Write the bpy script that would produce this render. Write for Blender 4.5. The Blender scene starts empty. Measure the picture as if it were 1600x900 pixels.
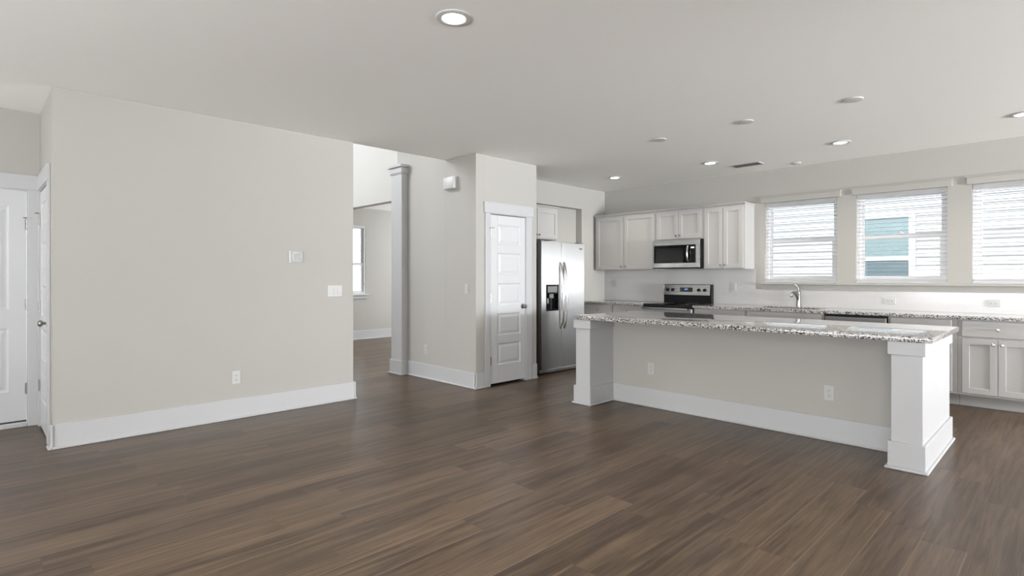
import bpy, bmesh, math, random
from mathutils import Vector, Matrix
random.seed(4)
PI = math.pi
scn = bpy.context.scene
COL = scn.collection

# ------------------------------------------------------------------ camera
FPX, HZ, YAW = 867.0, 433.0, math.atan(880/867)
cd = bpy.data.cameras.new('camera'); cam = bpy.data.objects.new('camera', cd); COL.objects.link(cam)
cd.sensor_width = 36; cd.lens = 36*FPX/1600; cd.shift_y = -(450-HZ)/1600; cd.clip_start = .05
cam.location = (0, 0, 1.30); cam.rotation_euler = (PI/2, 0, YAW)
scn.camera = cam
# ------------------------------------------------------------------ world, sun, foyer daylight, added fill lamps
w = bpy.data.worlds.new('world'); scn.world = w; w.use_nodes = True
bg = w.node_tree.nodes['Background']; bg.inputs[0].default_value = (.80, .90, 1, 1); bg.inputs[1].default_value = 3.0
sd = bpy.data.lights.new('sun', 'SUN'); sd.energy = 5.75; sd.angle = .02; sd.color = (1, .96, .9)
sun = bpy.data.objects.new('sun', sd); COL.objects.link(sun); sun.rotation_euler = (math.radians(32), math.radians(-14), 0)
def area(name, loc, direction, sx, sy, power, color=(1, 1, 1)):
    d = bpy.data.lights.new(name, 'AREA'); d.shape = 'RECTANGLE'; d.size = sx; d.size_y = sy; d.energy = power; d.color = color
    o = bpy.data.objects.new(name, d); COL.objects.link(o); o.location = loc
    o.rotation_euler = Vector(direction).to_track_quat('-Z', 'Z').to_euler()
    return o
DAY = (.93, .96, 1.0)
area('fill_rear', (-.4, -4.45, 1.4), (0, 1, 1.35), 6.0, 2.0, 960, DAY)  # added fill lamp for unseen rear windows, tilted up to brighten the ceiling
area('fill_side', (4.4, -1.0, 1.4), (-1, .35, .8), 4.0, 1.9, 60, DAY)  # added side fill; the wall behind it has no window
area('fill_right', (9.35, 5.5, 1.88), (-1, .08, 1.5), 4.1, 1.5, 4500, DAY)  # added fill from the right, set high; no door is built there
area('daylight_foyer', (-8.2, 1.0, 4.3), (.7, 1, -.9), 2.6, 1.4, 205, DAY)
area('fill_front_room', (-8.6, 8.9, 1.6), (0, -1, .2), 1.8, 1.5, 150, DAY)  # added lamp standing in for an unseen second window of the far room
area('fill_entry', (-5.95, -1.42, 1.7), (0, 1, .25), .6, 1.3, 6, (1, .93, .86))  # added warm fill that brightens the entry; no source is modelled
scn.view_settings.view_transform = 'Standard'; scn.view_settings.look = 'None'
scn.view_settings.gamma = 1; scn.view_settings.use_curve_mapping = False
scn.view_settings.exposure = 0.02
scn.cycles.max_bounces = 10; scn.cycles.diffuse_bounces = 6; scn.cycles.glossy_bounces = 4
scn.cycles.transparent_max_bounces = 16; scn.cycles.sample_clamp_indirect = 6; scn.cycles.caustics_reflective = False

# ------------------------------------------------------------------ materials
def lin(r, g, b):
    f = lambda c: (c/255/12.92 if c/255 <= .04045 else ((c/255+.055)/1.055)**2.4)
    return (f(r), f(g), f(b), 1)
def mat(name, col, rough=.6, metal=0, spec=.5, coat=0, aniso=0, noise=0, nscale=300, bump=0):
    m = bpy.data.materials.new(name); m.use_nodes = True
    nt = m.node_tree; b = nt.nodes['Principled BSDF']
    b.inputs['Base Color'].default_value = col if len(col) == 4 else (*col, 1)
    b.inputs['Roughness'].default_value = rough; b.inputs['Metallic'].default_value = metal
    b.inputs['Specular IOR Level'].default_value = spec; b.inputs['Coat Weight'].default_value = coat
    b.inputs['Coat Roughness'].default_value = .03
    if noise or bump:
        tc = nt.nodes.new('ShaderNodeTexCoord'); n = nt.nodes.new('ShaderNodeTexNoise'); n.inputs['Scale'].default_value = nscale
        n.inputs['Detail'].default_value = 3; nt.links.new(tc.outputs['Object'], n.inputs['Vector'])
        if noise:
            mx = nt.nodes.new('ShaderNodeMix'); mx.data_type = 'RGBA'
            c = b.inputs['Base Color'].default_value
            mx.inputs[6].default_value = (c[0]*(1-noise), c[1]*(1-noise), c[2]*(1-noise), 1)
            mx.inputs[7].default_value = (min(1, c[0]*(1+noise)), min(1, c[1]*(1+noise)), min(1, c[2]*(1+noise)), 1)
            nt.links.new(n.outputs['Fac'], mx.inputs[0]); nt.links.new(mx.outputs[2], b.inputs['Base Color'])
        if bump:
            bp = nt.nodes.new('ShaderNodeBump'); bp.inputs['Strength'].default_value = bump; bp.inputs['Distance'].default_value = .002
            nt.links.new(n.outputs['Fac'], bp.inputs['Height']); nt.links.new(bp.outputs['Normal'], b.inputs['Normal'])
    return m
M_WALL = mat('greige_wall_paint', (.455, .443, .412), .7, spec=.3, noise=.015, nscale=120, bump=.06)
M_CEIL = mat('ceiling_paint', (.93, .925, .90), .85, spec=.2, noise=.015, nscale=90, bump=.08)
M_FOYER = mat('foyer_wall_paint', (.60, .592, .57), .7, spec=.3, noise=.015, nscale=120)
M_TRIM = mat('white_trim_paint', (.535, .538, .545), .38, spec=.4, noise=.01, nscale=40)
M_DOOR = mat('white_door_paint', (.64, .645, .655), .4, spec=.4, noise=.01, nscale=40)
M_CAB = mat('pale_grey_cabinet_paint', (.475, .468, .455), .42, spec=.4, noise=.012, nscale=60)
M_PLAS = mat('white_plastic', (.55, .55, .535), .35, noise=.01, nscale=80)
M_SLOT = mat('dark_slot', (.03, .03, .03), .6, noise=.1)
M_BLACK = mat('black_enamel', (.008, .008, .009), .3, spec=.2, noise=.1, nscale=20)
M_BGLASS = mat('black_glass', (.005, .005, .006), .05, spec=.3, noise=.1, nscale=10)
M_NICKEL = mat('brushed_nickel', (.34, .33, .315), .28, 1, noise=.04, nscale=200)
M_CHROME = mat('polished_chrome', (.56, .55, .53), .16, 1, noise=.03, nscale=90)
M_GREY = mat('grey_plastic', (.22, .22, .22), .4, noise=.05)
M_DISP = mat('grey_lcd_screen', (.20, .205, .20), .25, noise=.05, nscale=60)
M_VINYL = mat('white_window_vinyl', (.80, .80, .81), .3, noise=.01, nscale=50)
M_SLAT = mat('white_blind_slat', (.86, .86, .86), .45, noise=.01, nscale=50)
def translucent(m, f):
    nt = m.node_tree; o = nt.nodes['Material Output']; b = nt.nodes['Principled BSDF']; t = nt.nodes.new('ShaderNodeBsdfTranslucent'); t.inputs[0].default_value = (.9, .9, .9, 1)
    mx = nt.nodes.new('ShaderNodeMixShader'); mx.inputs[0].default_value = f
    nt.links.new(b.outputs[0], mx.inputs[1]); nt.links.new(t.outputs[0], mx.inputs[2]); nt.links.new(mx.outputs[0], o.inputs[0])
translucent(M_SLAT, .7)
M_DARKV = mat('vent_throat_shade', (.10, .10, .10), .8, noise=.05)  # dark colour holds the shade inside the vent; no duct is modelled
M_SOIL = mat('pale_gravel', (.58, .56, .52), .9, noise=.3, nscale=30)
M_NPANE = mat('teal_reflective_pane', lin(132, 150, 154), .25, noise=.05, nscale=6)
M_NPANE2 = mat('dim_teal_pane', lin(98, 114, 122), .3, noise=.05, nscale=6)

def steel(name, col, rough, an, rot=0):
    m = mat(name, col, rough, 1); nt = m.node_tree; b = nt.nodes['Principled BSDF']
    tc = nt.nodes.new('ShaderNodeTexCoord'); mp = nt.nodes.new('ShaderNodeMapping'); mp.inputs['Scale'].default_value = (1, 1, 220)
    n = nt.nodes.new('ShaderNodeTexNoise'); n.inputs['Scale'].default_value = 3; n.inputs['Detail'].default_value = 4
    nt.links.new(tc.outputs['Object'], mp.inputs[0]); nt.links.new(mp.outputs[0], n.inputs['Vector'])
    mr = nt.nodes.new('ShaderNodeMapRange'); mr.inputs[3].default_value = rough*.8; mr.inputs[4].default_value = rough*1.2
    nt.links.new(n.outputs['Fac'], mr.inputs[0]); nt.links.new(mr.outputs[0], b.inputs['Roughness'])
    if an:
        b.inputs['Anisotropic'].default_value = an; b.inputs['Anisotropic Rotation'].default_value = rot
        ge = nt.nodes.new('ShaderNodeNewGeometry'); tg = nt.nodes.new('ShaderNodeVectorMath'); tg.operation = 'CROSS_PRODUCT'; tg.inputs[1].default_value = (0, 0, 1)
        nt.links.new(ge.outputs['Normal'], tg.inputs[0]); nt.links.new(tg.outputs[0], b.inputs['Tangent'])
    return m
M_STEEL = steel('brushed_stainless_steel', (.31, .31, .307), .31, 1.0)
M_STEEL2 = steel('satin_stainless_trim', (.56, .555, .54), .27, 0)

def emit(name, col, s):
    m = bpy.data.materials.new(name); m.use_nodes = True; b = m.node_tree.nodes['Principled BSDF']
    b.inputs['Base Color'].default_value = (.8, .8, .8, 1)
    b.inputs['Emission Color'].default_value = (*col, 1); b.inputs['Emission Strength'].default_value = s
    return m
M_LENS = emit('lit_lamp_lens', (1, .97, .92), 9)
M_BLUE = emit('blue_display_digits', (.10, .25, 1), 1.2)
M_LED = emit('white_display_digits', (.7, .75, .8), .5)

def glass():
    m = bpy.data.materials.new('window_glass'); m.use_nodes = True; nt = m.node_tree; nt.nodes.clear()
    o = nt.nodes.new('ShaderNodeOutputMaterial'); mx = nt.nodes.new('ShaderNodeMixShader')
    t = nt.nodes.new('ShaderNodeBsdfTransparent'); t.inputs[0].default_value = (.95, .97, .97, 1)
    g = nt.nodes.new('ShaderNodeBsdfGlossy'); g.inputs['Roughness'].default_value = .02
    f = nt.nodes.new('ShaderNodeFresnel'); f.inputs[0].default_value = 1.45
    nt.links.new(f.outputs[0], mx.inputs[0]); nt.links.new(t.outputs[0], mx.inputs[1]); nt.links.new(g.outputs[0], mx.inputs[2])
    nt.links.new(mx.outputs[0], o.inputs[0]); return m
M_GLASS = glass()

def node_math(nt, op, a, b=None):
    n = nt.nodes.new('ShaderNodeMath'); n.operation = op
    for i, v in enumerate((a, b)):
        if v is None: continue
        if isinstance(v, (int, float)): n.inputs[i].default_value = v
        else: nt.links.new(v, n.inputs[i])
    return n.outputs[0]
def floor_mat():
    m = mat('grey_brown_vinyl_planks', (.15, .11, .08), .36, spec=.34); nt = m.node_tree; b = nt.nodes['Principled BSDF']
    L = nt.links.new; N = nt.nodes.new
    tc = N('ShaderNodeTexCoord'); sp = N('ShaderNodeSeparateXYZ'); L(tc.outputs['Object'], sp.inputs[0])
    W, LEN = .178, 1.22
    rx = node_math(nt, 'DIVIDE', sp.outputs[0], W); row = node_math(nt, 'FLOOR', rx); fx = node_math(nt, 'FRACT', rx)
    wn = N('ShaderNodeTexWhiteNoise'); wn.noise_dimensions = '1D'; L(row, wn.inputs['W'])
    ry = node_math(nt, 'ADD', node_math(nt, 'DIVIDE', sp.outputs[1], LEN), node_math(nt, 'MULTIPLY', wn.outputs['Value'], 7.3))
    idx = node_math(nt, 'FLOOR', ry); fy = node_math(nt, 'FRACT', ry)
    cb = N('ShaderNodeCombineXYZ'); L(row, cb.inputs[0]); L(idx, cb.inputs[1])
    w2 = N('ShaderNodeTexWhiteNoise'); w2.noise_dimensions = '2D'; L(cb.outputs[0], w2.inputs['Vector'])
    # grain: stretched along the plank, shifted for every plank
    gv = N('ShaderNodeCombineXYZ')
    L(node_math(nt, 'MULTIPLY', sp.outputs[0], 26), gv.inputs[0])
    L(node_math(nt, 'ADD', node_math(nt, 'MULTIPLY', sp.outputs[1], 1.3), node_math(nt, 'MULTIPLY', w2.outputs['Value'], 40)), gv.inputs[1])
    L(node_math(nt, 'MULTIPLY', w2.outputs['Value'], 13), gv.inputs[2])
    g1 = N('ShaderNodeTexNoise'); g1.inputs['Scale'].default_value = 1.0; g1.inputs['Detail'].default_value = 6; g1.inputs['Roughness'].default_value = .6
    g1.inputs['Distortion'].default_value = .8; L(gv.outputs[0], g1.inputs['Vector'])
    gv2 = N('ShaderNodeVectorMath'); gv2.operation = 'MULTIPLY'; gv2.inputs[1].default_value = (6, 3.5, 1); L(gv.outputs[0], gv2.inputs[0])
    g2 = N('ShaderNodeTexNoise'); g2.inputs['Scale'].default_value = 1; g2.inputs['Detail'].default_value = 4; L(gv2.outputs[0], g2.inputs['Vector'])
    fac = node_math(nt, 'ADD', node_math(nt, 'MULTIPLY', g1.outputs['Fac'], .66), node_math(nt, 'MULTIPLY', g2.outputs['Fac'], .30))
    fac = node_math(nt, 'ADD', fac, node_math(nt, 'MULTIPLY', w2.outputs['Value'], .13))
    cr = N('ShaderNodeValToRGB'); e = cr.color_ramp.elements
    e[0].position = .435; e[0].color = (.054, .0325, .020, 1); e[1].position = .70; e[1].color = (.158, .106, .066, 1)
    k = cr.color_ramp.elements.new(.54); k.color = (.094, .0615, .039, 1)
    L(fac, cr.inputs[0])
    # long seams: a dark groove with one pale bevel beside it
    gx = node_math(nt, 'LESS_THAN', fx, .010); gy = node_math(nt, 'LESS_THAN', fy, .0018)
    gap = node_math(nt, 'MAXIMUM', gx, gy)
    mx = N('ShaderNodeMix'); mx.data_type = 'RGBA'; L(node_math(nt, 'MULTIPLY', gap, .45), mx.inputs[0]); L(cr.outputs[0], mx.inputs[6]); mx.inputs[7].default_value = (.05, .035, .027, 1)
    lg = node_math(nt, 'MULTIPLY', node_math(nt, 'GREATER_THAN', fx, .965), node_math(nt, 'GREATER_THAN', w2.outputs['Value'], .55))
    m2 = N('ShaderNodeMix'); m2.data_type = 'RGBA'; L(node_math(nt, 'MULTIPLY', lg, .45), m2.inputs[0]); L(mx.outputs[2], m2.inputs[6]); m2.inputs[7].default_value = (.26, .19, .13, 1)
    L(m2.outputs[2], b.inputs['Base Color'])
    mr = N('ShaderNodeMapRange'); mr.inputs[3].default_value = .28; mr.inputs[4].default_value = .40; L(g2.outputs['Fac'], mr.inputs[0]); L(mr.outputs[0], b.inputs['Roughness'])
    bp = N('ShaderNodeBump'); bp.inputs['Strength'].default_value = .03; bp.inputs['Distance'].default_value = .001
    L(node_math(nt, 'SUBTRACT', g2.outputs['Fac'], gap), bp.inputs['Height']); L(bp.outputs[0], b.inputs['Normal'])
    return m
M_FLOOR = floor_mat()
def granite():
    m = mat('speckled_granite', (.5, .5, .5), .09, spec=.5, coat=.6); nt = m.node_tree; b = nt.nodes['Principled BSDF']; L = nt.links.new; N = nt.nodes.new
    tc = N('ShaderNodeTexCoord')
    v = N('ShaderNodeTexVoronoi'); v.inputs['Scale'].default_value = 145; L(tc.outputs['Object'], v.inputs['Vector'])
    sp = N('ShaderNodeSeparateColor'); L(v.outputs['Color'], sp.inputs[0])
    n = N('ShaderNodeTexNoise'); n.inputs['Scale'].default_value = 28; n.inputs['Detail'].default_value = 3; L(tc.outputs['Object'], n.inputs['Vector'])
    f = node_math(nt, 'ADD', node_math(nt, 'MULTIPLY', sp.outputs[0], .75), node_math(nt, 'MULTIPLY', n.outputs['Fac'], .25))
    cr = N('ShaderNodeValToRGB'); cr.color_ramp.interpolation = 'CONSTANT'; e = cr.color_ramp.elements
    e[0].position = 0; e[0].color = (.012, .012, .014, 1); e[1].position = .30; e[1].color = (.13, .125, .12, 1)
    for p, c in ((.40, (.36, .345, .33, 1)), (.55, (.58, .56, .54, 1)), (.70, (.72, .71, .69, 1)), (.84, (.54, .52, .49, 1))):
        cr.color_ramp.elements.new(p).color = c
    L(f, cr.inputs[0]); L(cr.outputs[0], b.inputs['Base Color']); return m
M_GRAN = granite()
def brickmat(name, c1, grout, bw, bh, mortar, rough, vert):
    m = mat(name, c1, rough); nt = m.node_tree; b = nt.nodes['Principled BSDF']; L = nt.links.new; N = nt.nodes.new
    tc = N('ShaderNodeTexCoord'); sp = N('ShaderNodeSeparateXYZ'); cb = N('ShaderNodeCombineXYZ'); L(tc.outputs['Object'], sp.inputs[0])
    L(sp.outputs[0], cb.inputs[0]); L(sp.outputs[2], cb.inputs[1])
    t = N('ShaderNodeTexBrick'); t.inputs['Scale'].default_value = 1; t.inputs['Brick Width'].default_value = bw; t.inputs['Row Height'].default_value = bh
    t.inputs['Mortar Size'].default_value = mortar; t.inputs['Color1'].default_value = (*c1, 1); t.inputs['Color2'].default_value = (*c1, 1); t.inputs['Mortar'].default_value = (*grout, 1)
    L(cb.outputs[0], t.inputs['Vector']); L(t.outputs['Color'], b.inputs['Base Color']); return m
M_TILE = brickmat('white_subway_tile', (.60, .592, .585), (.55, .545, .535), .152, .076, .0016, .18, True)
M_SIDE = mat('white_lap_siding', (.54, .545, .555), .6, noise=.01, nscale=40)

# ------------------------------------------------------------------ builders
class MB:
    def __init__(s): s.bm = bmesh.new()
    def box(s, x0, x1, y0, y1, z0, z1, bev=0, seg=1):
        r = bmesh.ops.create_cube(s.bm, size=1)
        bmesh.ops.scale(s.bm, vec=(x1-x0, y1-y0, z1-z0), verts=r['verts'])
        bmesh.ops.translate(s.bm, vec=((x0+x1)/2, (y0+y1)/2, (z0+z1)/2), verts=r['verts'])
        if bev:
            ed = list({e for v in r['verts'] for e in v.link_edges})
            bmesh.ops.bevel(s.bm, geom=ed, offset=bev, segments=seg, profile=.5, affect='EDGES')
        return s
    def cyl(s, p0, p1, r0, r1=None, seg=20, bev=0):
        p0, p1 = Vector(p0), Vector(p1); r1 = r0 if r1 is None else r1; d = p1-p0
        q = d.to_track_quat('Z', 'Y').to_matrix().to_4x4(); q.translation = (p0+p1)/2
        r = bmesh.ops.create_cone(s.bm, cap_ends=True, segments=seg, radius1=r0, radius2=r1, depth=d.length, matrix=q)
        if bev:
            ed = [e for e in {e for v in r['verts'] for e in v.link_edges} if len(e.link_faces) == 2 and e.calc_face_angle(0) > .8]
            bmesh.ops.bevel(s.bm, geom=ed, offset=bev, segments=2, profile=.5, affect='EDGES')
        return s
    def lathe(s, c, prof, axis='Z', seg=24):
        c = Vector(c); A = {'Z': Vector((0, 0, 1)), 'Y': Vector((0, 1, 0)), 'X': Vector((1, 0, 0))}[axis]
        U = A.orthogonal().normalized(); V = A.cross(U); rings = []
        for r, h in prof:
            if r < 1e-6: rings.append([s.bm.verts.new(c+A*h)])
            else: rings.append([s.bm.verts.new(c+A*h+(U*math.cos(2*PI*k/seg)+V*math.sin(2*PI*k/seg))*r) for k in range(seg)])
        for a, b in zip(rings, rings[1:]):
            for k in range(seg):
                f = [a[k % len(a)], a[(k+1) % len(a)], b[(k+1) % len(b)], b[k % len(b)]]
                f = list(dict.fromkeys(f))
                if len(f) > 2: s.bm.faces.new(f)
        for q in (rings[0], rings[-1]):
            if len(q) > 2: s.bm.faces.new(q)
        return s
    def tube(s, pts, r, seg=16, sx=1.0):
        pts = [Vector(p) for p in pts]; rr = r if isinstance(r, (list, tuple)) else [r]*len(pts); rings = []; up = None
        for i, p in enumerate(pts):
            t = (pts[min(i+1, len(pts)-1)]-pts[max(i-1, 0)]).normalized()
            if up is None: up = t.orthogonal().normalized()
            up = (up-t*up.dot(t)).normalized(); v = t.cross(up)
            rings.append([s.bm.verts.new(p+(up*math.cos(2*PI*k/seg)+v*math.sin(2*PI*k/seg)*sx)*rr[i]) for k in range(seg)])
        for a, b in zip(rings, rings[1:]):
            for k in range(seg): s.bm.faces.new([a[k], a[(k+1) % seg], b[(k+1) % seg], b[k]])
        s.bm.faces.new(rings[0][::-1]); s.bm.faces.new(rings[-1]); return s
    def prism(s, poly, y0, y1, axes='xz'):
        # polygon in two axes, extruded along the third
        def P(a, b, t): return {'xz': (a, t, b), 'yz': (t, a, b), 'xy': (a, b, t)}[axes]
        A = [s.bm.verts.new(P(a, b, y0)) for a, b in poly]; B = [s.bm.verts.new(P(a, b, y1)) for a, b in poly]
        n = len(poly); s.bm.faces.new(A); s.bm.faces.new(B[::-1])
        for k in range(n): s.bm.faces.new([A[k], B[k], B[(k+1) % n], A[(k+1) % n]])
        return s
    def frus(s, r0, y0, r1, y1, cap=True):
        # four sloped quads from rectangle r0 at depth y0 to r1 at depth y1 (rect = x0,x1,z0,z1)
        def R(r, y): return [s.bm.verts.new(p) for p in ((r[0], y, r[2]), (r[1], y, r[2]), (r[1], y, r[3]), (r[0], y, r[3]))]
        a, b = R(r0, y0), R(r1, y1)
        for k in range(4): s.bm.faces.new([a[k], a[(k+1) % 4], b[(k+1) % 4], b[k]])
        if cap: s.bm.faces.new(b)
        return s
    def build(s, name, m, parent=None, smooth=True):
        bmesh.ops.recalc_face_normals(s.bm, faces=s.bm.faces)
        me = bpy.data.meshes.new(name); s.bm.to_mesh(me); s.bm.free(); me.materials.append(m)
        if smooth:
            for p in me.polygons: p.use_smooth = True
            me.set_sharp_from_angle(angle=math.radians(28))
        o = bpy.data.objects.new(name, me); COL.objects.link(o)
        if parent: o.parent = parent
        return o
def tag(o, label, cat, group=None):
    o['label'] = label; o['category'] = cat
    if group: o['group'] = group
    return o
def thing(name, label, cat, loc, rz=0, group=None):
    o = bpy.data.objects.new(name, None); COL.objects.link(o); o.location = loc; o.rotation_euler = (0, 0, rz); o.empty_display_size = .1
    return tag(o, label, cat, group)
def struct_root(name, loc, rz=0):
    o = bpy.data.objects.new(name, None); COL.objects.link(o); o.location = loc; o.rotation_euler = (0, 0, rz); o['kind'] = 'structure'; return o
def struct(name, mb, m):
    o = mb.build(name, m, None, False); o['kind'] = 'structure'; return o
def kids(o): return [c for c in bpy.data.objects if c.parent == o]
def copy_tree(o, parent=None):
    c = o.copy(); COL.objects.link(c)
    if parent: c.parent = parent
    for ch in kids(o): copy_tree(ch, c)
    return c
FACE_X = PI/2           # turns a thing that faces -Y so that it faces +X

# ------------------------------------------------------------------ room shell
CZ = 2.74
XL, XE, XP, XK, YW, YH = -5.42, -6.42, -4.88, -5.58, 7.70, 4.22
struct('floor', MB().box(-10.6, 9.65, -4.75, YW+.15, -.12, 0).box(-10.6, -6.4, YW+.15, 9.2, -.12, 0), M_FLOOR)
struct('ceiling', MB().box(-5.45, 9.65, -4.75, YW+.15, CZ, CZ+.12).box(-6.60, -5.45, -1.65, .59, CZ, CZ+.12)
       .box(-6.5, -5.45, YH+.12, YW+.15, CZ, CZ+.12), M_CEIL)
struct('ceiling_foyer', MB().box(-10.6, -5.45, .47, YH+.12, 5.4, 5.5), M_CEIL)
struct('ceiling_front_room', MB().box(-10.6, -6.52, YH+.12, 9.2, CZ, CZ+.1), M_CEIL)
struct('wall_left', MB().box(XL-.13, XL, .47, 2.955, 0, CZ-.001), M_WALL)
struct('wall_left_rear', MB().box(XL-.13, XL, -4.75, -1.5, 0, CZ-.001), M_WALL)
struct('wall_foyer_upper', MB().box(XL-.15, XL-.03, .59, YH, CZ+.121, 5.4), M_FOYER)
# return wall with the closet door, entry wall with the front door
struct('wall_closet', MB().box(XE-.12, -6.335, .47, .59, 0, CZ-.001).box(-5.655, XL-.131, .47, .59, 0, CZ-.001).box(-6.335, -5.655, .47, .59, 2.045, CZ-.001)
       .box(-10.6, XL-.15, .591, .70, CZ+.13, 5.4), M_WALL)
struct('wall_entry', MB().box(XE-.12, XE, .388, .469, 0, CZ-.001).box(XE-.12, XE, -1.62, -.535, 0, CZ-.001).box(XE-.12, XE, -.535, .388, 2.055, CZ-.001), M_WALL)
struct('wall_entry_side', MB().box(XE-.12, XL-.131, -1.62, -1.5, 0, CZ-.001), M_WALL)
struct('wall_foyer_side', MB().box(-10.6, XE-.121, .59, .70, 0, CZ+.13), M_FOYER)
struct('wall_hall', MB().box(-6.52, XL-.03, YH, YH+.12, 0, 5.4).box(XL-.029, XP, YH, YH+.12, 0, CZ-.001), M_WALL)
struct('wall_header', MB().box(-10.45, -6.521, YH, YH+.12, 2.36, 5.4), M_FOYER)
struct('wall_front_room_side', MB().box(-6.52, -6.40, YH+.121, 9.2, 0, CZ-.001), M_WALL)
struct('wall_front_room_end', MB().box(-10.6, -6.52, 9.08, 9.2, 0, CZ-.001), M_WALL)
FW = (4.98, 5.98, .945, 2.37)
struct('wall_far', MB().box(-10.6, -10.45, .70, FW[0], 0, 5.4).box(-10.6, -10.45, FW[1], 9.07, 0, 5.4)
       .box(-10.6, -10.45, FW[0], FW[1], 0, FW[2]).box(-10.6, -10.45, FW[0], FW[1], FW[3], 5.4), M_WALL)
struct('wall_pantry', MB().box(XP-.12, XP, YH+.121, 4.425, 0, CZ-.001).box(XP-.12, XP, 5.055, 5.25, 0, CZ-.001).box(XP-.12, XP, 4.425, 5.055, 2.06, CZ-.001), M_WALL)
struct('wall_pantry_side', MB().box(-5.82, XP-.121, 5.13, 5.25, 0, CZ-.001), M_WALL)
struct('wall_kitchen', MB().box(-5.70, XK, 7.075, YW-.001, 0, CZ-.001).box(-5.70, XK, 5.251, 7.075, 2.395, CZ-.001)
       .box(-5.83, -5.701, 5.251, YW-.001, 0, CZ-.001), M_WALL)
WX = [(-2.945, -2.072), (-1.866, -.989), (-.776, .10)]; WZ0, WZ1 = 1.225, 2.295
mb = MB().box(-6.5, 9.65, YW, YW+.15, 0, WZ0).box(-6.5, 9.65, YW, YW+.15, WZ1, CZ-.001)
xs = [-6.5]+[v for p in WX for v in p]+[9.65]
for a, b in zip(xs[0::2], xs[1::2]): mb.box(a, b, YW, YW+.15, WZ0, WZ1)
struct('wall_window', mb, M_WALL)
struct('wall_right', MB().box(9.5, 9.65, -4.6, YW-.001, 0, CZ-.001), M_WALL)
struct('wall_light_block', MB().box(4.5, 4.62, -4.599, 4.4, 0, CZ-.001), M_WALL)  # unseen wall added to keep side light off left wall and island end
struct('wall_rear', MB().box(XL+.001, 9.65, -4.75, -4.6, 0, CZ-.001), M_WALL)

def baseboard(name, runs, h=.185, t=.016):
    # runs: (x0,y0,x1,y1,nx,ny) wall line and outward normal; board plus shoe moulding
    mb = MB()
    for x0, y0, x1, y1, nx, ny in runs:
        for tt, z0, z1, bv in ((t, .0005, h, .003), (t+.016, .0005, .018, .004)):
            xa, xb = sorted((x0, x1)); ya, yb = sorted((y0, y1))
            if nx: xa, xb = sorted((x0+nx*.0005, x0+nx*tt))
            else: ya, yb = sorted((y0+ny*.0005, y0+ny*tt))
            mb.box(xa, xb, ya, yb, z0, z1, bv)
    return struct(name, mb, M_TRIM)
baseboard('baseboard_left', [(XL, .455, XL, 2.972, 1, 0), (XL-.13, 2.955, XL+.032, 2.955, 0, 1), (-5.50, .47, XL+.032, .47, 0, -1)])
baseboard('baseboard_left_rear', [(XL, -4.6, XL, -1.5, 1, 0)])
baseboard('baseboard_hall', [(-6.25, YH, XP+.032, YH, 0, -1)])
baseboard('baseboard_pantry', [(XP, YH-.016, XP, 4.352, 1, 0), (XP, 5.166, XP, 5.25, 1, 0)])
baseboard('baseboard_far', [(-10.45, .71, -10.45, 9.07, 1, 0)])
baseboard('baseboard_entry', [(XE, -1.49, XE, -.64, 1, 0)])
baseboard('baseboard_window', [(-.16, YW, 9.49, YW, 0, -1)])

# column at the end of the hall wall
r = struct_root('trim_column', (-6.40, 4.17, 0))
MB().box(-.125, .125, -.045, .049, .19, 2.69, .002).build('column_shaft', M_TRIM, r)
MB().box(-.142, .142, -.062, .049, .018, .19, .003).box(-.158, .158, -.078, .049, .0005, .020, .004).build('column_base', M_TRIM, r)
MB().box(-.142, .142, -.062, .049, 2.69, 2.765, .002).box(-.165, .165, -.085, .049, 2.765, 2.80, .003).box(-.134, .134, -.054, .049, 2.675, 2.69, .002).build('column_capital', M_TRIM, r)

# ------------------------------------------------------------------ doors
def panel_door(parent, w, h, panels, t=.035, z0=.012, name='door_leaf'):
    mb = MB().box(0, w, .010, t, z0, h)
    xs0, xs1 = panels[0][0], panels[0][1]
    mb.box(0, xs0, 0, .0101, z0, h, .0015).box(xs1, w, 0, .0101, z0, h, .0015)
    zz = [z0]+[v for p in sorted(panels, key=lambda q: q[2]) for v in p[2:4]]+[h]
    for a, b in zip(zz[0::2], zz[1::2]): mb.box(xs0, xs1, 0, .0101, a, b, .0008)
    for x0, x1, a, b in panels:
        i = .012; mb.frus((x0, x1, a, b), 0, (x0+i, x1-i, a+i, b-i), .0098, False)
        j, k = .024, .050; mb.frus((x0+j, x1-j, a+j, b-j), .0099, (x0+k, x1-k, a+k, b-k), .002)
    return mb.build(name, M_DOOR, parent, False)
def hinge(parent, x, z, stop=False):
    mb = MB().cyl((x, -.006, z-.05), (x, -.006, z+.05), .007, seg=12).box(x-.012, x+.012, -.002, 0, z-.045, z+.045)
    o = mb.build('hinge', M_NICKEL, parent)
    if stop:
        MB().cyl((x, -.006, z+.052), (x, -.006, z+.062), .009, seg=12).tube([(x-.026, -.035, z+.056), (x, -.008, z+.056), (x+.032, -.03, z+.056)], .0045, 8).build('hinge_stop', M_NICKEL, o)
def knob_part(parent, x, z):
    k = MB().lathe((x, 0, z), [(0, -.062), (.014, -.062), (.024, -.055), (.027, -.045), (.023, -.034), (.012, -.028), (.010, -.010), (.012, -.006), (.031, -.005), (.032, 0)], 'Y')
    k.build('door_knob', M_NICKEL, parent)
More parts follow.
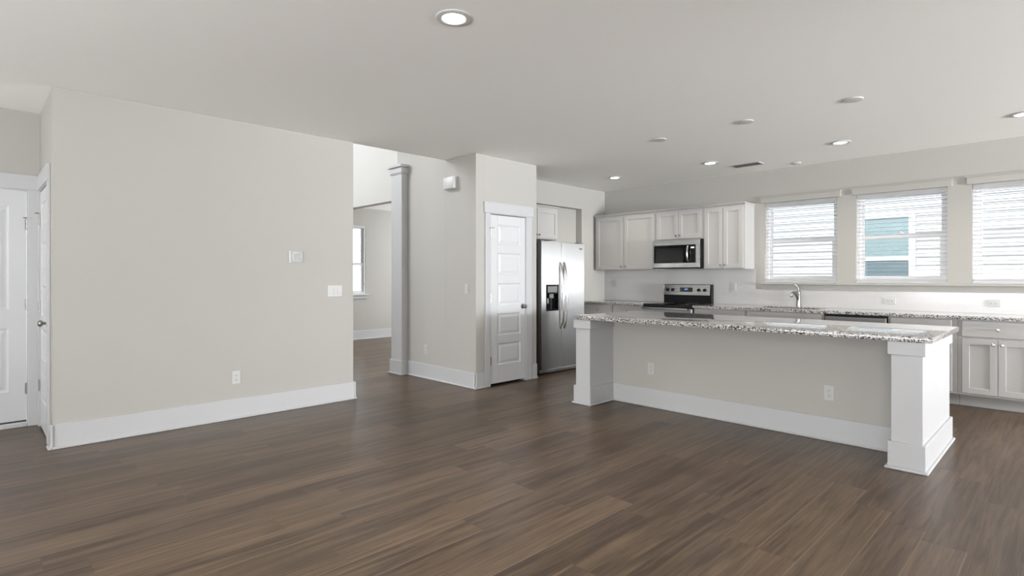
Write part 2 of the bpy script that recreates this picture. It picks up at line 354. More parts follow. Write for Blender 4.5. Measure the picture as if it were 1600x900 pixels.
def casing(name, loc, rz, w, h, cl, cr, head, over, leaf_y=.0):
    # opening w x h starting at local x=0; boards cl / cr wide at the sides, a deeper head board
    mb = MB().box(-cl-.012, -.012, -.018, -.0005, .0005, h+.012, .002).box(w+.012, w+cr+.012, -.018, -.0005, .0005, h+.012, .002)
    mb.box(-cl-.012-over, w+cr+.012+over, -.024, -.0005, h+.0125, h+head, .002)
    mb.box(-.0125, -.004, -.012, .095, .0005, h+.012).box(w+.004, w+.0125, -.012, .095, .0005, h+.012).box(-.004, w+.004, -.012, .095, h+.004, h+.012)
    o = struct(name, mb, M_TRIM); o.location = loc; o.rotation_euler = (0, 0, rz); return o
# pantry door: five raised panels
PW = .59
d = struct_root('door_3', (XP+.006, 4.445, 0), FACE_X)
panel_door(d, PW, 2.045, [(.115, .505, a, b) for a, b in ((.245, .50), (.60, .86), (.96, 1.225), (1.325, 1.59), (1.69, 1.93))], z0=.028)
for i, z in enumerate((.30, 1.05, 1.83)): hinge(d, -.001, z, i == 2)
knob_part(d, .545, .935)
casing('trim_1', (XP+.0005, 4.445, 0), FACE_X, PW, 2.05, .078, .105, .142, .018)
# front door, two panels per side
d = struct_root('door_1', (XE-.012, -.53, 0), FACE_X)
FDW = .911
mb = MB().box(0, FDW, .010, .045, .055, 2.045)
panelz = [(.31, .86), (1.02, 1.915)]
cols = [(.115, .40), (.511, .796)]
mb.box(0, .115, 0, .0101, .055, 2.045).box(.40, .511, 0, .0101, .055, 2.045).box(.796, FDW, 0, .0101, .055, 2.045)
for x0, x1 in cols:
    for a, b in ((.055, .31), (.86, 1.02), (1.915, 2.045)): mb.box(x0, x1, 0, .0101, a, b)
    for a, b in panelz:
        i = .012; mb.frus((x0, x1, a, b), 0, (x0+i, x1-i, a+i, b-i), .0098, False)
        mb.frus((x0+.024, x1-.024, a+.024, b-.024), .0099, (x0+.05, x1-.05, a+.05, b-.05), .002)
mb.build('door_leaf', M_DOOR, d, False)
for i, z in enumerate((.33, 1.06, 1.76)): hinge(d, FDW+.002, z, i == 2)
MB().box(0, FDW, .002, .04, .038, .055).build('door_sweep', M_SLOT, d)
MB().box(-.003, FDW+.003, -.03, .07, .0005, .030, .004).build('threshold', M_TRIM, d)
casing('trim_2', (XE+.0005, -.53, 0), FACE_X, FDW, 2.05, .085, .067, .14, 0)
# closet door in the return wall
d = struct_root('door_2', (-6.325, .465, 0))
panel_door(d, .66, 2.035, [(.125, .535, a, b) for a, b in ((.245, .50), (.60, .86), (.96, 1.225), (1.325, 1.59), (1.69, 1.93))])
for i, z in enumerate((.36, 1.05, 1.80)): hinge(d, -.003, z, i == 2)
knob_part(d, .60, .935)
casing('trim_3', (-6.325, .4695, 0), 0, .66, 2.04, .066, .085, .14, 0)

# ------------------------------------------------------------------ windows
def window(name, loc, rz, w, h, rail, deep=.10):
    # local: x 0..w, z 0..h, y 0 = room face of the wall, window unit set `deep` into the wall
    r = struct_root(name, loc, rz); e = .0006
    fr = MB(); f = .032
    fr.box(e, f, .045, .145, e, h-e).box(w-f, w-e, .045, .145, e, h-e).box(f, w-f, .045, .145, h-f, h-e).box(f, w-f, .045, .145, e, f)
    fr.build('window_frame', M_VINYL, r)
    s = .042
    up = MB().box(f, f+s-.01, .108, .138, rail, h-f).box(w-f-s+.01, w-f, .108, .138, rail, h-f).box(f+s-.01, w-f-s+.01, .109, .137, h-f-s+.012, h-f).box(f+s-.01, w-f-s+.01, .109, .137, rail, rail+.026)
    u = up.build('upper_sash', M_VINYL, r); MB().box(f+.02, w-f-.02, .121, .125, rail+.01, h-f-.02).build('glass_pane', M_GLASS, u)
    lo = MB().box(f, f+s, .070, .104, f, rail+.02).box(w-f-s, w-f, .070, .104, f, rail+.02).box(f, w-f, .071, .103, rail+.02, rail+.030).box(f+s, w-f-s, .071, .103, rail-.022, rail+.02).box(f+s, w-f-s, .071, .103, f, f+s)
    l = lo.build('lower_sash', M_VINYL, r); MB().box(f+.03, w-f-.03, .085, .089, f+.03, rail-.01).build('glass_pane', M_GLASS, l)
    MB().box(w/2-.03, w/2+.03, .052, .070, rail+.0305, rail+.043, .003).cyl((w/2, .06, rail+.043), (w/2, .06, rail+.055), .012, seg=12).build('sash_lock', M_VINYL, l)
    return r
def blind(name, label, loc, rz, w, h, pitch=.046, group=None, wand=True):
    r = thing(name, label, 'window blind', loc, rz, group)
    MB().box(.006, w-.006, .004, .050, h-.052, h-.002, .003).build('head_rail', M_SLAT, r)
    mb = MB(); z = h-.085
    while z > .055:
        mb.prism([(.006, z+.0005), (.027, z+.0042), (.048, z+.0005), (.048, z-.0014), (.027, z+.0022), (.006, z-.0014)], .008, w-.008, 'yz')
        z -= pitch
    mb.build('slats', M_SLAT, r)
    MB().box(.008, w-.008, .004, .050, .012, .032, .004).build('bottom_rail', M_SLAT, r)
    for x in (.11, w-.11):
        MB().cyl((x, .0055, .03), (x, .0055, h-.05), .0011, seg=6).build('ladder_cord', M_SLAT, r)
    if wand: MB().cyl((.085, -.004, h-.62), (.085, -.004, h-.06), .004, seg=8).cyl((.085, -.004, h-.66), (.085, -.004, h-.62), .006, .004, seg=8).build('tilt_wand', M_SLAT, r)
    return r
LW_ = ['left window beside the wall cabinets', 'middle kitchen window facing the neighbouring window', 'right kitchen window cut by the photo edge']
for i, (a, b) in enumerate(WX):
    window('window_%d' % (i+1), (a, YW, WZ0+.016), 0, b-a, WZ1-WZ0-.016, .535)
    blind('window_blind', 'white open slat blind hanging in the '+LW_[i], (a, YW-.004, WZ0+.019), 0, b-a, WZ1-WZ0-.020, group='kitchen window blinds')
    # head board and small return above each opening
    struct('trim_%d' % (10+i), MB().box(a-.045, b+.045, YW-.022, YW-.0005, WZ1+.001, WZ1+.072, .002).box(a-.055, b+.055, YW-.030, YW-.0005, WZ1+.072, WZ1+.086, .002), M_WALL)
    struct('trim_%d' % (20+i), MB().box(a+.0006, b-.0006, YW-.006, YW+.149, WZ0+.0005, WZ0+.0155, .002), M_TRIM)
struct('trim_4', MB().box(-2.985, .16, YW-.058, YW-.0005, WZ0-.022, WZ0-.001, .003).box(-2.975, .15, YW-.018, YW-.0005, 1.135, WZ0-.0225, .002), M_WALL)
window('window_4', (-10.412, FW[0], FW[2]), FACE_X, FW[1]-FW[0], FW[3]-FW[2], .62)
blind('window_blind', 'white open slat blind in the far room window beyond the hall', (-10.446, FW[0], FW[2]+.004), FACE_X, FW[1]-FW[0], FW[3]-FW[2]-.005)
struct('trim_5', MB().box(-10.4495, -10.40, FW[0]-.06, FW[1]+.06, FW[2]-.026, FW[2]-.001, .003).box(-10.4495, -10.43, FW[0]-.03, FW[1]+.03, FW[2]-.095, FW[2]-.0265, .002), M_TRIM)

# outside: the neighbouring house across the side yard
struct('ground_yard', MB().box(-6.39, 14, YW+.151, 24, -.45, -.35).box(-30, -10.7, -12, 24, -.45, -.35), M_SOIL)
nh = thing('neighbouring_house', 'white lap sided house seen through the kitchen windows', 'house', (-2, 10.9, -.35))
mb = MB(); z = 0
while z < 5.6:
    mb.prism([(0, z), (-.016, z), (-.003, z+.132), (0, z+.132)], -12, 9, 'yz'); z += .132
mb.box(-12, 9, 0, .15, 0, 5.7); mb.build('siding_wall', M_SIDE, nh)
nx0, nx1, nz0, nz1 = -.50, .11, 1.30, 2.63
f = MB().box(nx0-.09, nx0, -.035, 0, nz0-.09, nz1+.09).box(nx1, nx1+.09, -.035, 0, nz0-.09, nz1+.09).box(nx0, nx1, -.035, 0, nz1, nz1+.09).box(nx0, nx1, -.035, 0, nz0-.09, nz0).box(nx0, nx1, -.03, 0, 1.925, 1.99)
f = f.build('window_frame', M_VINYL, nh)
MB().box(nx0, nx1, -.019, -.017, 1.99, nz1).build('upper_pane', M_NPANE, f)
MB().box(nx0, nx1, -.019, -.017, nz0, 1.925).build('lower_pane', M_NPANE2, f)

# ------------------------------------------------------------------ ceiling fittings
def ceiling_light(x, y, label, power):
    t = thing('recessed_ceiling_light', label, 'ceiling light', (x, y, CZ), 0, 'lit recessed ceiling lights')
    MB().lathe((0, 0, 0), [(.062, -.004), (.070, -.010), (.088, -.0095), (.098, -.005), (.100, -.0005), (.060, -.0005)], 'Z', 32).build('trim_ring', M_PLAS, t)
    MB().lathe((0, 0, 0), [(0, -.009), (.05, -.008), (.064, -.004), (.064, -.001), (0, -.001)], 'Z', 32).build('lamp_lens', M_LENS, t)
    d = bpy.data.lights.new('lamp_glow', 'AREA'); d.shape = 'DISK'; d.size = .12; d.energy = power; d.color = (1, .95, .87); d.spread = math.radians(132)
    o = bpy.data.objects.new('lamp_glow', d); COL.objects.link(o); o.parent = t; o.location = (0, 0, -.014)
ceiling_light(-2.42, 1.93, 'largest lit recessed downlight, in the open ceiling near the top edge', 14)
ceiling_light(-4.67, 6.69, 'lit recessed downlight in the ceiling nearest the refrigerator corner', 6.5)
ceiling_light(-3.23, 6.69, 'lit recessed downlight above the range and microwave', 6.5)
ceiling_light(-1.76, 6.66, 'lit recessed downlight in front of the middle kitchen window', 6.5)
ceiling_light(-.315, 6.64, 'lit recessed downlight cut by the right photo edge', 6.5)
for x, y, l in ((-1.26, 5.12, 'right'), (-2.14, 5.14, 'middle'), (-3.05, 5.17, 'left')):
    c = MB().lathe((0, 0, 0), [(0, -.012), (.05, -.0115), (.066, -.009), (.072, -.003), (.072, -.0005), (0, -.0005)], 'Z', 28).build('ceiling_cover_plate', M_PLAS)
    c.location = (x, y, CZ); tag(c, {'right': 'round white blank ceiling cover above the right end of island', 'middle': 'round white blank ceiling cover, middle of three above the island', 'left': 'round white blank ceiling cover above the left end of island'}[l], 'ceiling cover', 'blank pendant covers above the island')
v = thing('ceiling_vent', 'white louvred air register in the kitchen ceiling', 'vent', (-2.95, 7.12, CZ))
MB().box(-.19, .19, -.10, -.075, -.008, -.0005, .002).box(-.19, .19, .075, .10, -.008, -.0005, .002).box(-.19, -.165, -.075, .075, -.008, -.0005, .002).box(.165, .19, -.075, .075, -.008, -.0005, .002).build('vent_frame', M_PLAS, v)
mb = MB()
for k in range(6): mb.prism([(-.066+.024*k, -.012), (-.050+.024*k, -.002), (-.048+.024*k, -.002), (-.064+.024*k, -.012)], -.165, .165, 'yz')
mb.build('vent_slats', M_PLAS, v); MB().box(-.165, .165, -.075, .075, -.0015, -.0005).build('throat_shade_sheet', M_DARKV, v)
c = MB().lathe((0, 0, 0), [(0, -.022), (.03, -.021), (.05, -.014), (.062, -.006), (.062, -.0005), (0, -.0005)], 'Z', 28).build('smoke_detector', M_PLAS)
c.location = (-2.47, 7.46, CZ); tag(c, 'small round white detector on ceiling close to the window wall', 'smoke detector')

# ------------------------------------------------------------------ wall plates
def outlet(label, loc, rz, horizontal=False, group=None):
    t = thing('wall_outlet', label, 'outlet', loc, rz, group); a, b = (.037, .060)
    if horizontal: a, b = b, a
    MB().box(-a, a, -.006, -.0005, -b, b, .002).build('cover_plate', M_PLAS, t)
    for s in (-1, 1):
        cx, cz = (s*.02, 0) if horizontal else (0, s*.02)
        q = MB().box(cx-.015, cx+.015, -.0085, -.006, cz-.014, cz+.014, .001).build('receptacle', M_PLAS, t)
        sl = MB()
        if horizontal: sl.box(cx-.006, cx+.003, -.0092, -.0084, cz-.008, cz-.006).box(cx-.006, cx+.003, -.0092, -.0084, cz+.006, cz+.008)
        else: sl.box(cx-.008, cx-.006, -.0092, -.0084, cz-.003, cz+.006).box(cx+.006, cx+.008, -.0092, -.0084, cz-.003, cz+.006)
        sl.cyl((cx+(.009 if horizontal else 0), -.0092, cz-(0 if horizontal else .009)), (cx+(.009 if horizontal else 0), -.0084, cz-(0 if horizontal else .009)), .003, seg=8)
        sl.build('plug_slot', M_SLOT, q)
    return t
def switch(label, loc, rz, n):
    t = thing('light_switch', label, 'light switch', loc, rz); a = .0225*n+.014
    MB().box(-a, a, -.006, -.0005, -.059, .059, .002).build('cover_plate', M_PLAS, t)
    for k in range(n):
        x = (k-(n-1)/2)*.046
        MB().prism([(-.006, -.034), (-.010, -.034), (-.0075, .034), (-.006, .034)], x-.0165, x+.0165, 'yz').build('rocker', M_PLAS, t)
outlet('white outlet low on the long left wall above the baseboard', (XL, 1.775, .378), FACE_X)
outlet('white outlet low on the hall wall beside the column', (-5.853, YH, .37), 0)
outlet('white outlet on the island front nearer its left post', (-2.985, 4.90, .382), 0)
outlet('white outlet on the island front nearer its right post', (-1.375, 4.90, .378), 0)
outlet('white sideways outlet on backsplash below the middle window', (-1.52, YW-.008, 1.022), 0, True)
outlet('white sideways outlet on backsplash below the right window', (-.605, YW-.008, 1.026), 0, True)
outlet('white outlet on backsplash below the left wall cabinet', (-5.36, YW-.008, 1.19), 0, False)
outlet('white outlet on backsplash right of the range', (-3.37, YW-.008, 1.165), 0, False)
switch('wide white triple rocker switch near the end of left wall', (XL, 2.745, 1.155), FACE_X, 3)
switch('white single rocker switch beside the pantry corner', (-5.04, YH, 1.16), 0, 1)
t = thing('thermostat', 'white square thermostat with grey screen on the left wall', 'thermostat', (XL, 2.33, 1.50), FACE_X)
MB().box(-.074, .074, -.008, -.0005, -.062, .062, .006, 2).build('wall_plate', M_PLAS, t)
bd = MB().box(-.044, .062, -.026, -.008, -.050, .052, .006, 2).build('housing', M_PLAS, t)
MB().box(-.028, .034, -.0272, -.0258, -.030, .032, .001).build('screen', M_DISP, bd)
t = thing('door_chime', 'white box door chime high on the hall wall', 'door chime', (-5.32, YH, 2.44))
MB().box(-.11, .11, -.012, -.0005, -.078, .078, .003).build('back_plate', M_PLAS, t)
MB().box(-.105, .105, -.062, -.012, -.074, .074, .014, 3).build('chime_cover', M_PLAS, t)

# ------------------------------------------------------------------ cabinets
def cabinet_knob(parent, x, y, z):
    MB().lathe((x, y, z), [(0, -.027), (.009, -.0265), (.0145, -.022), (.0145, -.018), (.007, -.013), (.006, -.004), (.010, -.001), (.010, 0)], 'Y', 16).build('knob', M_CHROME, parent)
def shaker(parent, x0, x1, z0, z1, knob=None, name='door', fr=.056, t=.019):
    mb = MB().box(x0, x0+fr, -t, -.0006, z0, z1, .0015).box(x1-fr, x1, -t, -.0006, z0, z1, .0015)
    mb.box(x0+fr, x1-fr, -t, -.0006, z1-fr, z1, .0015).box(x0+fr, x1-fr, -t, -.0006, z0, z0+fr, .0015).box(x0+fr-.002, x1-fr+.002, -.009, -.0008, z0+fr-.002, z1-fr+.002)
    o = mb.build(name, M_CAB, parent)
    if knob: cabinet_knob(o, knob[0], -t, knob[1])
    return o
def drawer(parent, x0, x1, z0, z1, t=.019):
    o = MB().box(x0, x1, -t, -.0006, z0, z1, .002).build('drawer', M_CAB, parent)
    cabinet_knob(o, (x0+x1)/2, -t, (z0+z1)/2)
def base_cabinet(label, x0, x1, drawers, doors, front=7.085, hollow=False, toe=True):
    w = x1-x0; t = thing('base_cabinet', label, 'cabinet', (x0, front, 0), 0, 'base cabinets under the window wall counter')
    D = YW-front-.001
    if hollow: MB().box(.001, .019, 0, D, .0005, .8805).box(w-.019, w-.001, 0, D, .0005, .8805).box(.019, w-.019, 0, .019, .13, .8805).box(.019, w-.019, D-.012, D, .13, .8805).box(.019, w-.019, .019, D-.012, .13, .148).build('cabinet_body', M_CAB, t)
    else: MB().box(.001, w-.001, 0, YW-front-.001, .13, .8805).box(.001, w-.001, .14, YW-front-.001, .0, .13).build('cabinet_body', M_CAB, t)
    if toe: MB().box(.001, w-.001, .124, .1395, .0005, .128, .002).build('toe_kick', M_CAB, t)
    n = len(drawers)
    for a, b in drawers: drawer(t, a, b, .712, .868)
    for a, b, k in doors: shaker(t, a, b, .152, .69, ((b-.03) if k == 'r' else (a+.03), .645))
    return t
base_cabinet('grey base cabinet in the far left corner nearest the refrigerator', -5.575, -4.985, [(.075, .575)], [(.075, .575, 'r')])
base_cabinet('grey base cabinet directly left of the range', -4.985, -4.425, [(.02, .54)], [(.02, .28, 'r'), (.286, .54, 'l')])
base_cabinet('grey base cabinet directly right of the range', -3.655, -2.94, [(.02, .695)], [(.02, .354, 'r'), (.36, .695, 'l')])
base_cabinet('grey sink cabinet below the faucet', -2.94, -2.04, [(.02, .88)], [(.02, .447, 'r'), (.453, .88, 'l')], hollow=True)
base_cabinet('grey base cabinet right of dishwasher, mostly behind the island', -1.415, -.825, [(.02, .54)], [(.02, .545, 'r')])
base_cabinet('grey base cabinet with one drawer and two doors past the island', -.825, -.215, [(.035, .575)], [(.035, .300, 'r'), (.306, .575, 'l')])
base_cabinet('grey base cabinet at the right photo edge', -.215, .395, [(.035, .575)], [(.035, .300, 'r'), (.306, .575, 'l')])

def wall_cabinet(label, x0, x1, z0, z1, doors, depth=.305, rz=0, loc=None, crown=True, kz=None, body=None, sides=(0, 0)):
    w = x1-x0; t = thing('wall_cabinet', label, 'cabinet', loc or (x0, YW-.001-depth, z0), rz, 'upper kitchen cabinets')
    h = z1-z0
    MB().box(.0008, w-.0008, 0, depth, 0, h).build('cabinet_body', M_CAB, t)
    for a, b, k in doors: shaker(t, a, b, .014, h-.03, ((b-.028) if k == 'r' else (a+.028), .06))
    if crown: MB().box(.0008-sides[0], w-.0008+sides[1], -.024, depth, h+.0005, h+.010, .001).box(.0008-sides[0], w-.0008+sides[1], -.034, depth, h+.010, h+.022, .002).build('crown_strip', M_CAB, t)
    return t
wall_cabinet('tall grey two door wall cabinet left of the microwave', -5.545, -4.425, 1.41, 2.282, [(.035, .548, 'r'), (.572, 1.105, 'l')], sides=(.0, 0))
wall_cabinet('short grey two door wall cabinet above the microwave', -4.425, -3.665, 1.842, 2.282, [(.03, .376, 'r'), (.382, .73, 'l')])
wall_cabinet('tall grey two door wall cabinet right of the microwave', -3.665, -3.085, 1.41, 2.282, [(.02, .283, 'r'), (.289, .558, 'l')], sides=(0, .012))
wall_cabinet('short grey wall cabinet above the stainless refrigerator', 0, .915, 1.84, 2.30, [(.02, .453, 'r'), (.46, .893, 'l')], depth=.36, rz=FACE_X, loc=(-5.33, 5.275, 1.84), sides=(0, .012))

# ------------------------------------------------------------------ counters, backsplash, sink, faucet
CT0, CT1 = .882, .914
tag(MB().box(XK+.001, -4.424, 7.05, YW-.001, CT0, CT1, .004, 2).build('countertop', M_GRAN), 'speckled granite countertop in the corner left of the range', 'countertop')
SX0, SX1, SY0, SY1 = -2.90, -2.14, 7.17, 7.58
mb = MB().box(-3.656, SX0, 7.05, YW-.001, CT0, CT1).box(SX1, .40, 7.05, YW-.001, CT0, CT1).box(SX0, SX1, 7.05, SY0, CT0, CT1).box(SX0, SX1, SY1, YW-.001, CT0, CT1)
bmesh.ops.remove_doubles(mb.bm, verts=mb.bm.verts, dist=.0002)
tag(mb.build('countertop', M_GRAN, None, False), 'long speckled granite countertop under the kitchen windows', 'countertop')
struct('trim_6', MB().box(XK+.001, -3.072, YW-.008, YW-.0005, CT1+.001, 1.409).box(-3.072, .40, YW-.008, YW-.0005, CT1+.001, 1.134), M_TILE)
s = thing('kitchen_sink', 'stainless undermount sink set in the window counter', 'sink', (-2.52, 7.375, .70))
hw, hd = .378, .203
b = MB().box(-hw, hw, -hd, hd, 0, .004).box(-hw, -hw+.004, -hd, hd, 0, .205).box(hw-.004, hw, -hd, hd, 0, .205).box(-hw, hw, -hd, -hd+.004, 0, .205).box(-hw, hw, hd-.004, hd, 0, .205).build('basin', M_STEEL2, s)
MB().lathe((0, .05, .004), [(0, .002), (.03, .003), (.045, .004), (.045, 0)], 'Z').build('drain', M_CHROME, s)
f = thing('kitchen_faucet', 'nickel single lever faucet standing behind the sink', 'faucet', (-2.50, 7.635, CT1))
MB().lathe((0, 0, 0), [(.030, .0005), (.030, .006), (.025, .012), (.024, .05), (.023, .17), (.0245, .175), (.0245, .195), (.019, .208), (0, .212)], 'Z').build('faucet_body', M_NICKEL, f)
sp = MB().tube([(0, -.005, .10), (-.006, -.045, .15), (-.012, -.095, .185), (-.016, -.14, .19), (-.018, -.17, .175)], [.018, .018, .017, .017, .017], 18).build('spout', M_NICKEL, f)
MB().cyl((-.018, -.172, .178), (-.020, -.187, .140), .0175, .020, 16).build('spray_head', M_CHROME, sp)
MB().tube([(0, 0, .208), (-.001, .004, .235), (-.012, -.004, .265), (-.028, -.02, .285), (-.036, -.03, .29)], [.010, .009, .008, .0075, .007], 16).build('lever', M_NICKEL, f)

# dishwasher
d = thing('dishwasher', 'stainless dishwasher under the counter right of the sink', 'dishwasher', (-2.035, 7.09, 0))
MB().box(.002, .612, .015, .58, .001, .866).build('dishwasher_body', M_BLACK, d)
dr = MB().box(.006, .608, -.03, .014, .12, .79, .004).box(.006, .608, -.03, .014, .795, .856, .004).build('door', M_STEEL, d)
MB().box(.08, .534, -.052, -.031, .735, .757, .006, 2).build('handle', M_STEEL2, dr)
MB().box(.006, .608, .06, .075, .001, .115).build('toe_panel', M_BLACK, d)
MB().box(.0025, .6115, -.024, .0145, .858, .8805).box(.609, .6145, -.024, .0145, .12, .858).build('gap_shade_strip', M_BLACK, d)  # black strips put in for the shaded gap around the door

# ------------------------------------------------------------------ range
RX0, RX1 = -4.4225, -3.6575; RW = RX1-RX0
r = thing('kitchen_range', 'stainless electric range with black glass cooktop between base cabinets', 'range', (RX0, 7.05, 0))
MB().box(.002, RW-.002, .02, .625, .03, .90).box(.03, .09, .06, .12, 0, .03).box(RW-.09, RW-.03, .06, .12, 0, .03).box(.03, .09, .52, .58, 0, .03).box(RW-.09, RW-.03, .52, .58, 0, .03).build('range_body', M_BLACK, r)
ck = MB().box(.0005, RW-.0005, -.005, .565, .90, .917, .003).build('cooktop', M_BGLASS, r)
for x, y, q in ((.19, .14, .10), (.56, .14, .085), (.19, .41, .075), (.56, .41, .10)):
    MB().lathe((x, y, .917), [(q-.003, .0001), (q-.003, .0004), (q, .0004), (q, .0001)], 'Z', 32).build('burner_ring', M_GREY, ck)
bk = MB().prism([(.57, .918), (.57, 1.030), (.560, 1.035), (.572, 1.185), (.582, 1.192), (.640, 1.192), (.640, .918)], .004, RW-.004, 'yz').build('backguard', M_BLACK, r)
pn = MB().prism([(.5585, 1.036), (.5705, 1.185), (.581, 1.1935), (.61, 1.1935), (.61, 1.1925), (.581, 1.1925), (.5718, 1.1846), (.5599, 1.0358)], .006, RW-.022, 'yz').build('control_panel', M_STEEL2, bk)
MB().box(.0045, .006, .56, .64, 1.035, 1.192).build('end_cap', M_STEEL2, bk)
for x in (.075, .160, .575, .665):
    MB().cyl((x, .566, 1.112), (x, .536, 1.109), .024, .020, 20, .002).box(x-.003, x+.003, .530, .537, 1.092, 1.126).build('control_knob', M_BLACK, pn)
dp = MB().box(.275, .475, .5595, .564, 1.082, 1.146, .001).build('display', M_BGLASS, pn)
dg = MB()
for k, x in enumerate((.352, .364, .380, .392)): dg.box(x, x+.008, .5588, .5596, 1.112, 1.115).box(x, x+.008, .5588, .5596, 1.128, 1.131).box(x, x+.002, .5588, .5596, 1.115, 1.128).box(x+.006, x+.008, .5588, .5596, 1.115, 1.128)
dg.build('clock_digits', M_BLUE, dp)
od = MB().box(.004, RW-.004, -.028, .019, .255, .862, .004).build('oven_door', M_STEEL, r)
MB().box(.10, RW-.10, -.030, -.027, .36, .70, .002).build('oven_window', M_BGLASS, od)
MB().box(.012, RW-.040, -.078, -.056, .842, .872, .008, 2).build('oven_handle', M_STEEL2, od)
MB().box(.016, .036, -.060, -.027, .845, .868, .003).box(RW-.064, RW-.040, -.060, -.027, .845, .868, .003).build('handle_post', M_BLACK, od)
MB().box(.004, RW-.004, -.020, .019, .866, .8995, .003).build('front_rail', M_BLACK, r)
MB().box(.004, RW-.004, -.025, .019, .05, .245, .004).build('storage_drawer', M_STEEL, r)

# ------------------------------------------------------------------ microwave
MH = .415
m = thing('microwave_oven', 'stainless over range microwave mounted below the short wall cabinet', 'microwave', (-4.420, 7.30, 1.424))
MW = .752
MB().box(.001, MW-.001, .025, YW-7.30-.001, 0, MH).build('microwave_body', M_BLACK, m)
fr = MB().box(0, MW-.008, -.004, .024, .335, MH-.001, .004).box(0, MW-.008, -.004, .024, .012, .082, .004).box(0, .022, -.004, .024, .082, .335).box(MW-.066, MW-.008, -.004, .024, .082, .335)
fr = fr.build('front_frame', M_STEEL2, m)
MB().box(.0, MW-.008, -.002, .024, .0, .011).build('vent_lip', M_BLACK, m)
dw = MB().box(.022, .560, -.006, .022, .083, .334, .002).build('door_window', M_BGLASS, m)
MB().box(.065, .50, -.0068, -.0062, .115, .30, .0002).build('mesh_screen', mat('dark_mesh_screen', (.011, .011, .011), .12, spec=.25, noise=.1, nscale=400), dw)
cp = MB().box(.562, MW-.067, -.006, .022, .083, .334, .002).build('control_panel', M_BGLASS, m)
MB().box(.612, .664, -.0066, -.0058, .285, .305).build('clock_display', M_LED, cp)
MB().tube([(.575, -.006, .315), (.575, -.030, .308), (.575, -.046, .27), (.575, -.050, .21), (.575, -.046, .15), (.575, -.030, .112), (.575, -.006, .105)], .013, 18).build('handle', M_CHROME, m)

# ------------------------------------------------------------------ refrigerator (local x = world y, faces +X)
F = thing('refrigerator', 'stainless side by side refrigerator with ice dispenser, beside the pantry', 'refrigerator', (-4.945, 5.415, 0), FACE_X)
FWD, SPL = .915, .412
MB().box(.006, FWD-.006, .075, .735, .02, 1.765, .004).build('fridge_body', mat('charcoal_cabinet_side', (.018, .018, .018), .5, noise=.08), F)
def fdoor(x0, x1, cut=None):
    mb = MB()
    if not cut: mb.box(x0, x1, 0, .072, .075, 1.775, .004, 2)
    else:
        a, b, c, e = cut
        mb.box(x0, a, 0, .072, .075, 1.775).box(b, x1, 0, .072, .075, 1.775).box(a, b, 0, .072, .075, c).box(a, b, 0, .072, e, 1.775).box(a, b, .05, .072, c, e)
        bmesh.ops.remove_doubles(mb.bm, verts=mb.bm.verts, dist=.0002)
    return mb
DC = (.098, .345, .850, 1.195)
dl = fdoor(.002, SPL-.005, DC).build('freezer_door', M_STEEL, F, False)
d2 = fdoor(SPL+.005, FWD-.002).build('fridge_door', M_STEEL, F, False)
dsp = MB().box(DC[0]-.004, DC[0]+.012, -.004, .05, DC[2]-.004, DC[3]+.004, .002).box(DC[1]-.012, DC[1]+.004, -.004, .05, DC[2]-.004, DC[3]+.004, .002).box(DC[0], DC[1], -.004, .05, DC[3]-.118, DC[3]+.004, .002).box(DC[0], DC[1], -.006, .05, DC[2]-.004, DC[2]+.022, .002).box(DC[0], DC[1], .044, .0498, DC[2], DC[3]).build('ice_dispenser', M_BGLASS, dl)
MB().box(DC[0]+.025, DC[1]-.03, -.0055, -.0036, DC[3]-.100, DC[3]-.02, .0005).build('dispenser_buttons', M_GREY, dsp)
MB().box(.185, .265, .012, .036, 1.015, 1.075, .006).prism([(.036, .94), (.020, .955), (.028, 1.015), (.040, 1.015)], .125, .175, 'yz').build('dispenser_paddle', M_GREY, dsp)
for x, p in ((SPL-.040, dl), (SPL+.040, d2)):
    pts = []
    for k in range(17):
        u = k/16; z = .60+u*.90; pts.append((x, -.006-.056*math.sin(PI*u)**.6, z))
    MB().tube(pts, .0135, 18, 1.25).build('door_handle', M_CHROME, p)
g = MB().box(.01, FWD-.01, .03, .075, .018, .066, .004).build('bottom_grille', M_GREY, F)
MB().box(.02, FWD-.02, .022, .031, .026, .046, .003).build('grille_strip', M_STEEL2, g)
MB().box(.01, .06, .05, .10, .0005, .018).box(FWD-.06, FWD-.01, .05, .10, .0005, .018).box(.01, .06, .66, .71, .0005, .02).box(FWD-.06, FWD-.01, .66, .71, .0005, .02).build('foot', M_BLACK, F)
MB().box(.012, .10, .02, .12, 1.7655, 1.79, .004).box(FWD-.10, FWD-.012, .02, .12, 1.7755, 1.79, .004).build('hinge_cover', M_GREY, F)
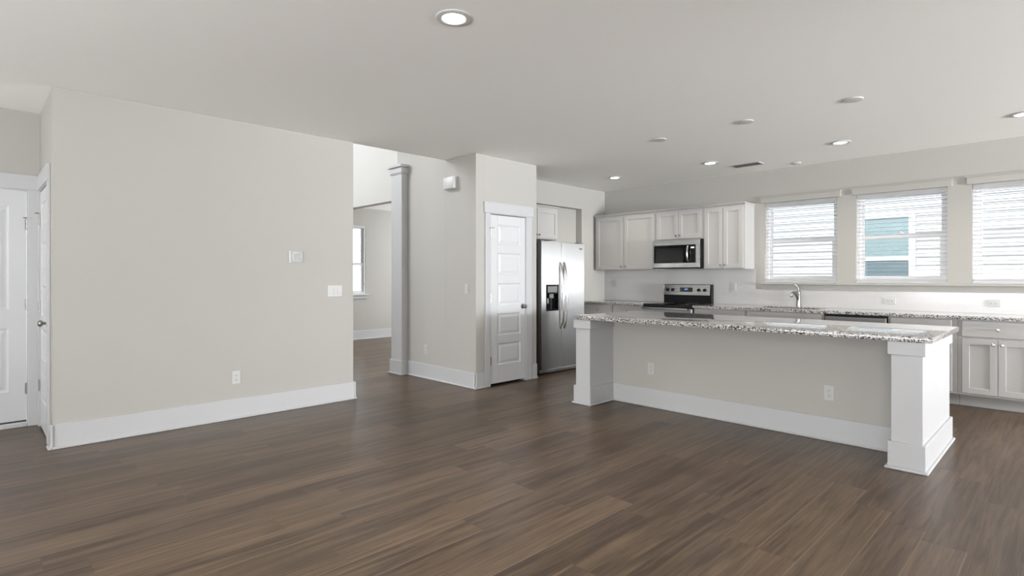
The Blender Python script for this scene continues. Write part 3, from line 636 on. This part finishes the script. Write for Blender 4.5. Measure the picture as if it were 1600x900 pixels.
MB().lathe((FWD-.085, -.0005, 1.70), [(0, -.002), (.012, -.002), (.015, 0)], 'Y', 20).box(FWD-.125, FWD-.045, -.0015, -.0005, 1.694, 1.706, .0003).build('badge', M_CHROME, d2)

# ------------------------------------------------------------------ island
IZ0, IZ1 = .868, .906
I = thing('kitchen_island', 'long white and greige kitchen island with square end posts', 'island', (-2.14, 5.06, 0))
ox, oy = -2.14, 5.06
def ib(mb, x0, x1, y0, y1, z0, z1, bev=.002): return mb.box(x0-ox, x1-ox, y0-oy, y1-oy, z0, z1, bev)
XA0, XA1, XB0, XB1, Y0, Y1, YP = -3.625, -3.445, -.882, -.705, 4.50, 5.60, 4.90
ib(MB(), XA1+.001, XB0-.001, YP, Y1-.04, .001, IZ0-.001, 0).build('front_panel', M_WALL, I)
mb = ib(MB(), XA1+.001, XB0-.001, YP-.016, YP-.0005, .001, .185); ib(mb, XA1+.001, XB0-.001, YP-.032, YP-.016, .001, .018, .004); mb.build('baseboard', M_TRIM, I)
for a, b in ((XA0, XA1), (XB0, XB1)):
    c = ib(MB(), a, b, Y0, Y1, .185, .775).build('post', M_TRIM, I)
    mb = ib(MB(), a-.018, b+.018, Y0-.018, Y1+.018, .018, .1855, .003); ib(mb, a-.034, b+.034, Y0-.034, Y1+.034, .0005, .0185, .005); mb.build('post_base', M_TRIM, c)
    mb = ib(MB(), a-.018, b+.018, Y0-.018, Y1+.012, .775, IZ0-.001, .003); mb.build('post_cap', M_TRIM, c)
# cabinet side of the island (faces the window wall)
for k in range(3):
    w_ = (XB0-XA1-.02)/3; x0 = XA1+.01+w_*k
    o = MB(); x1 = x0+w_
    ib(o, x0+.006, x1-.006, Y1-.0395, Y1-.02, .152, .69); ib(o, x0+.006, x1-.006, Y1-.0395, Y1-.02, .712, .855); o.build('door_front', M_CAB, I)
tag(MB().box(-3.64, -.648, 4.462, 5.622, IZ0, IZ1, .006, 2).build('island_countertop', M_GRAN), 'long polished granite slab on top of the island', 'countertop')
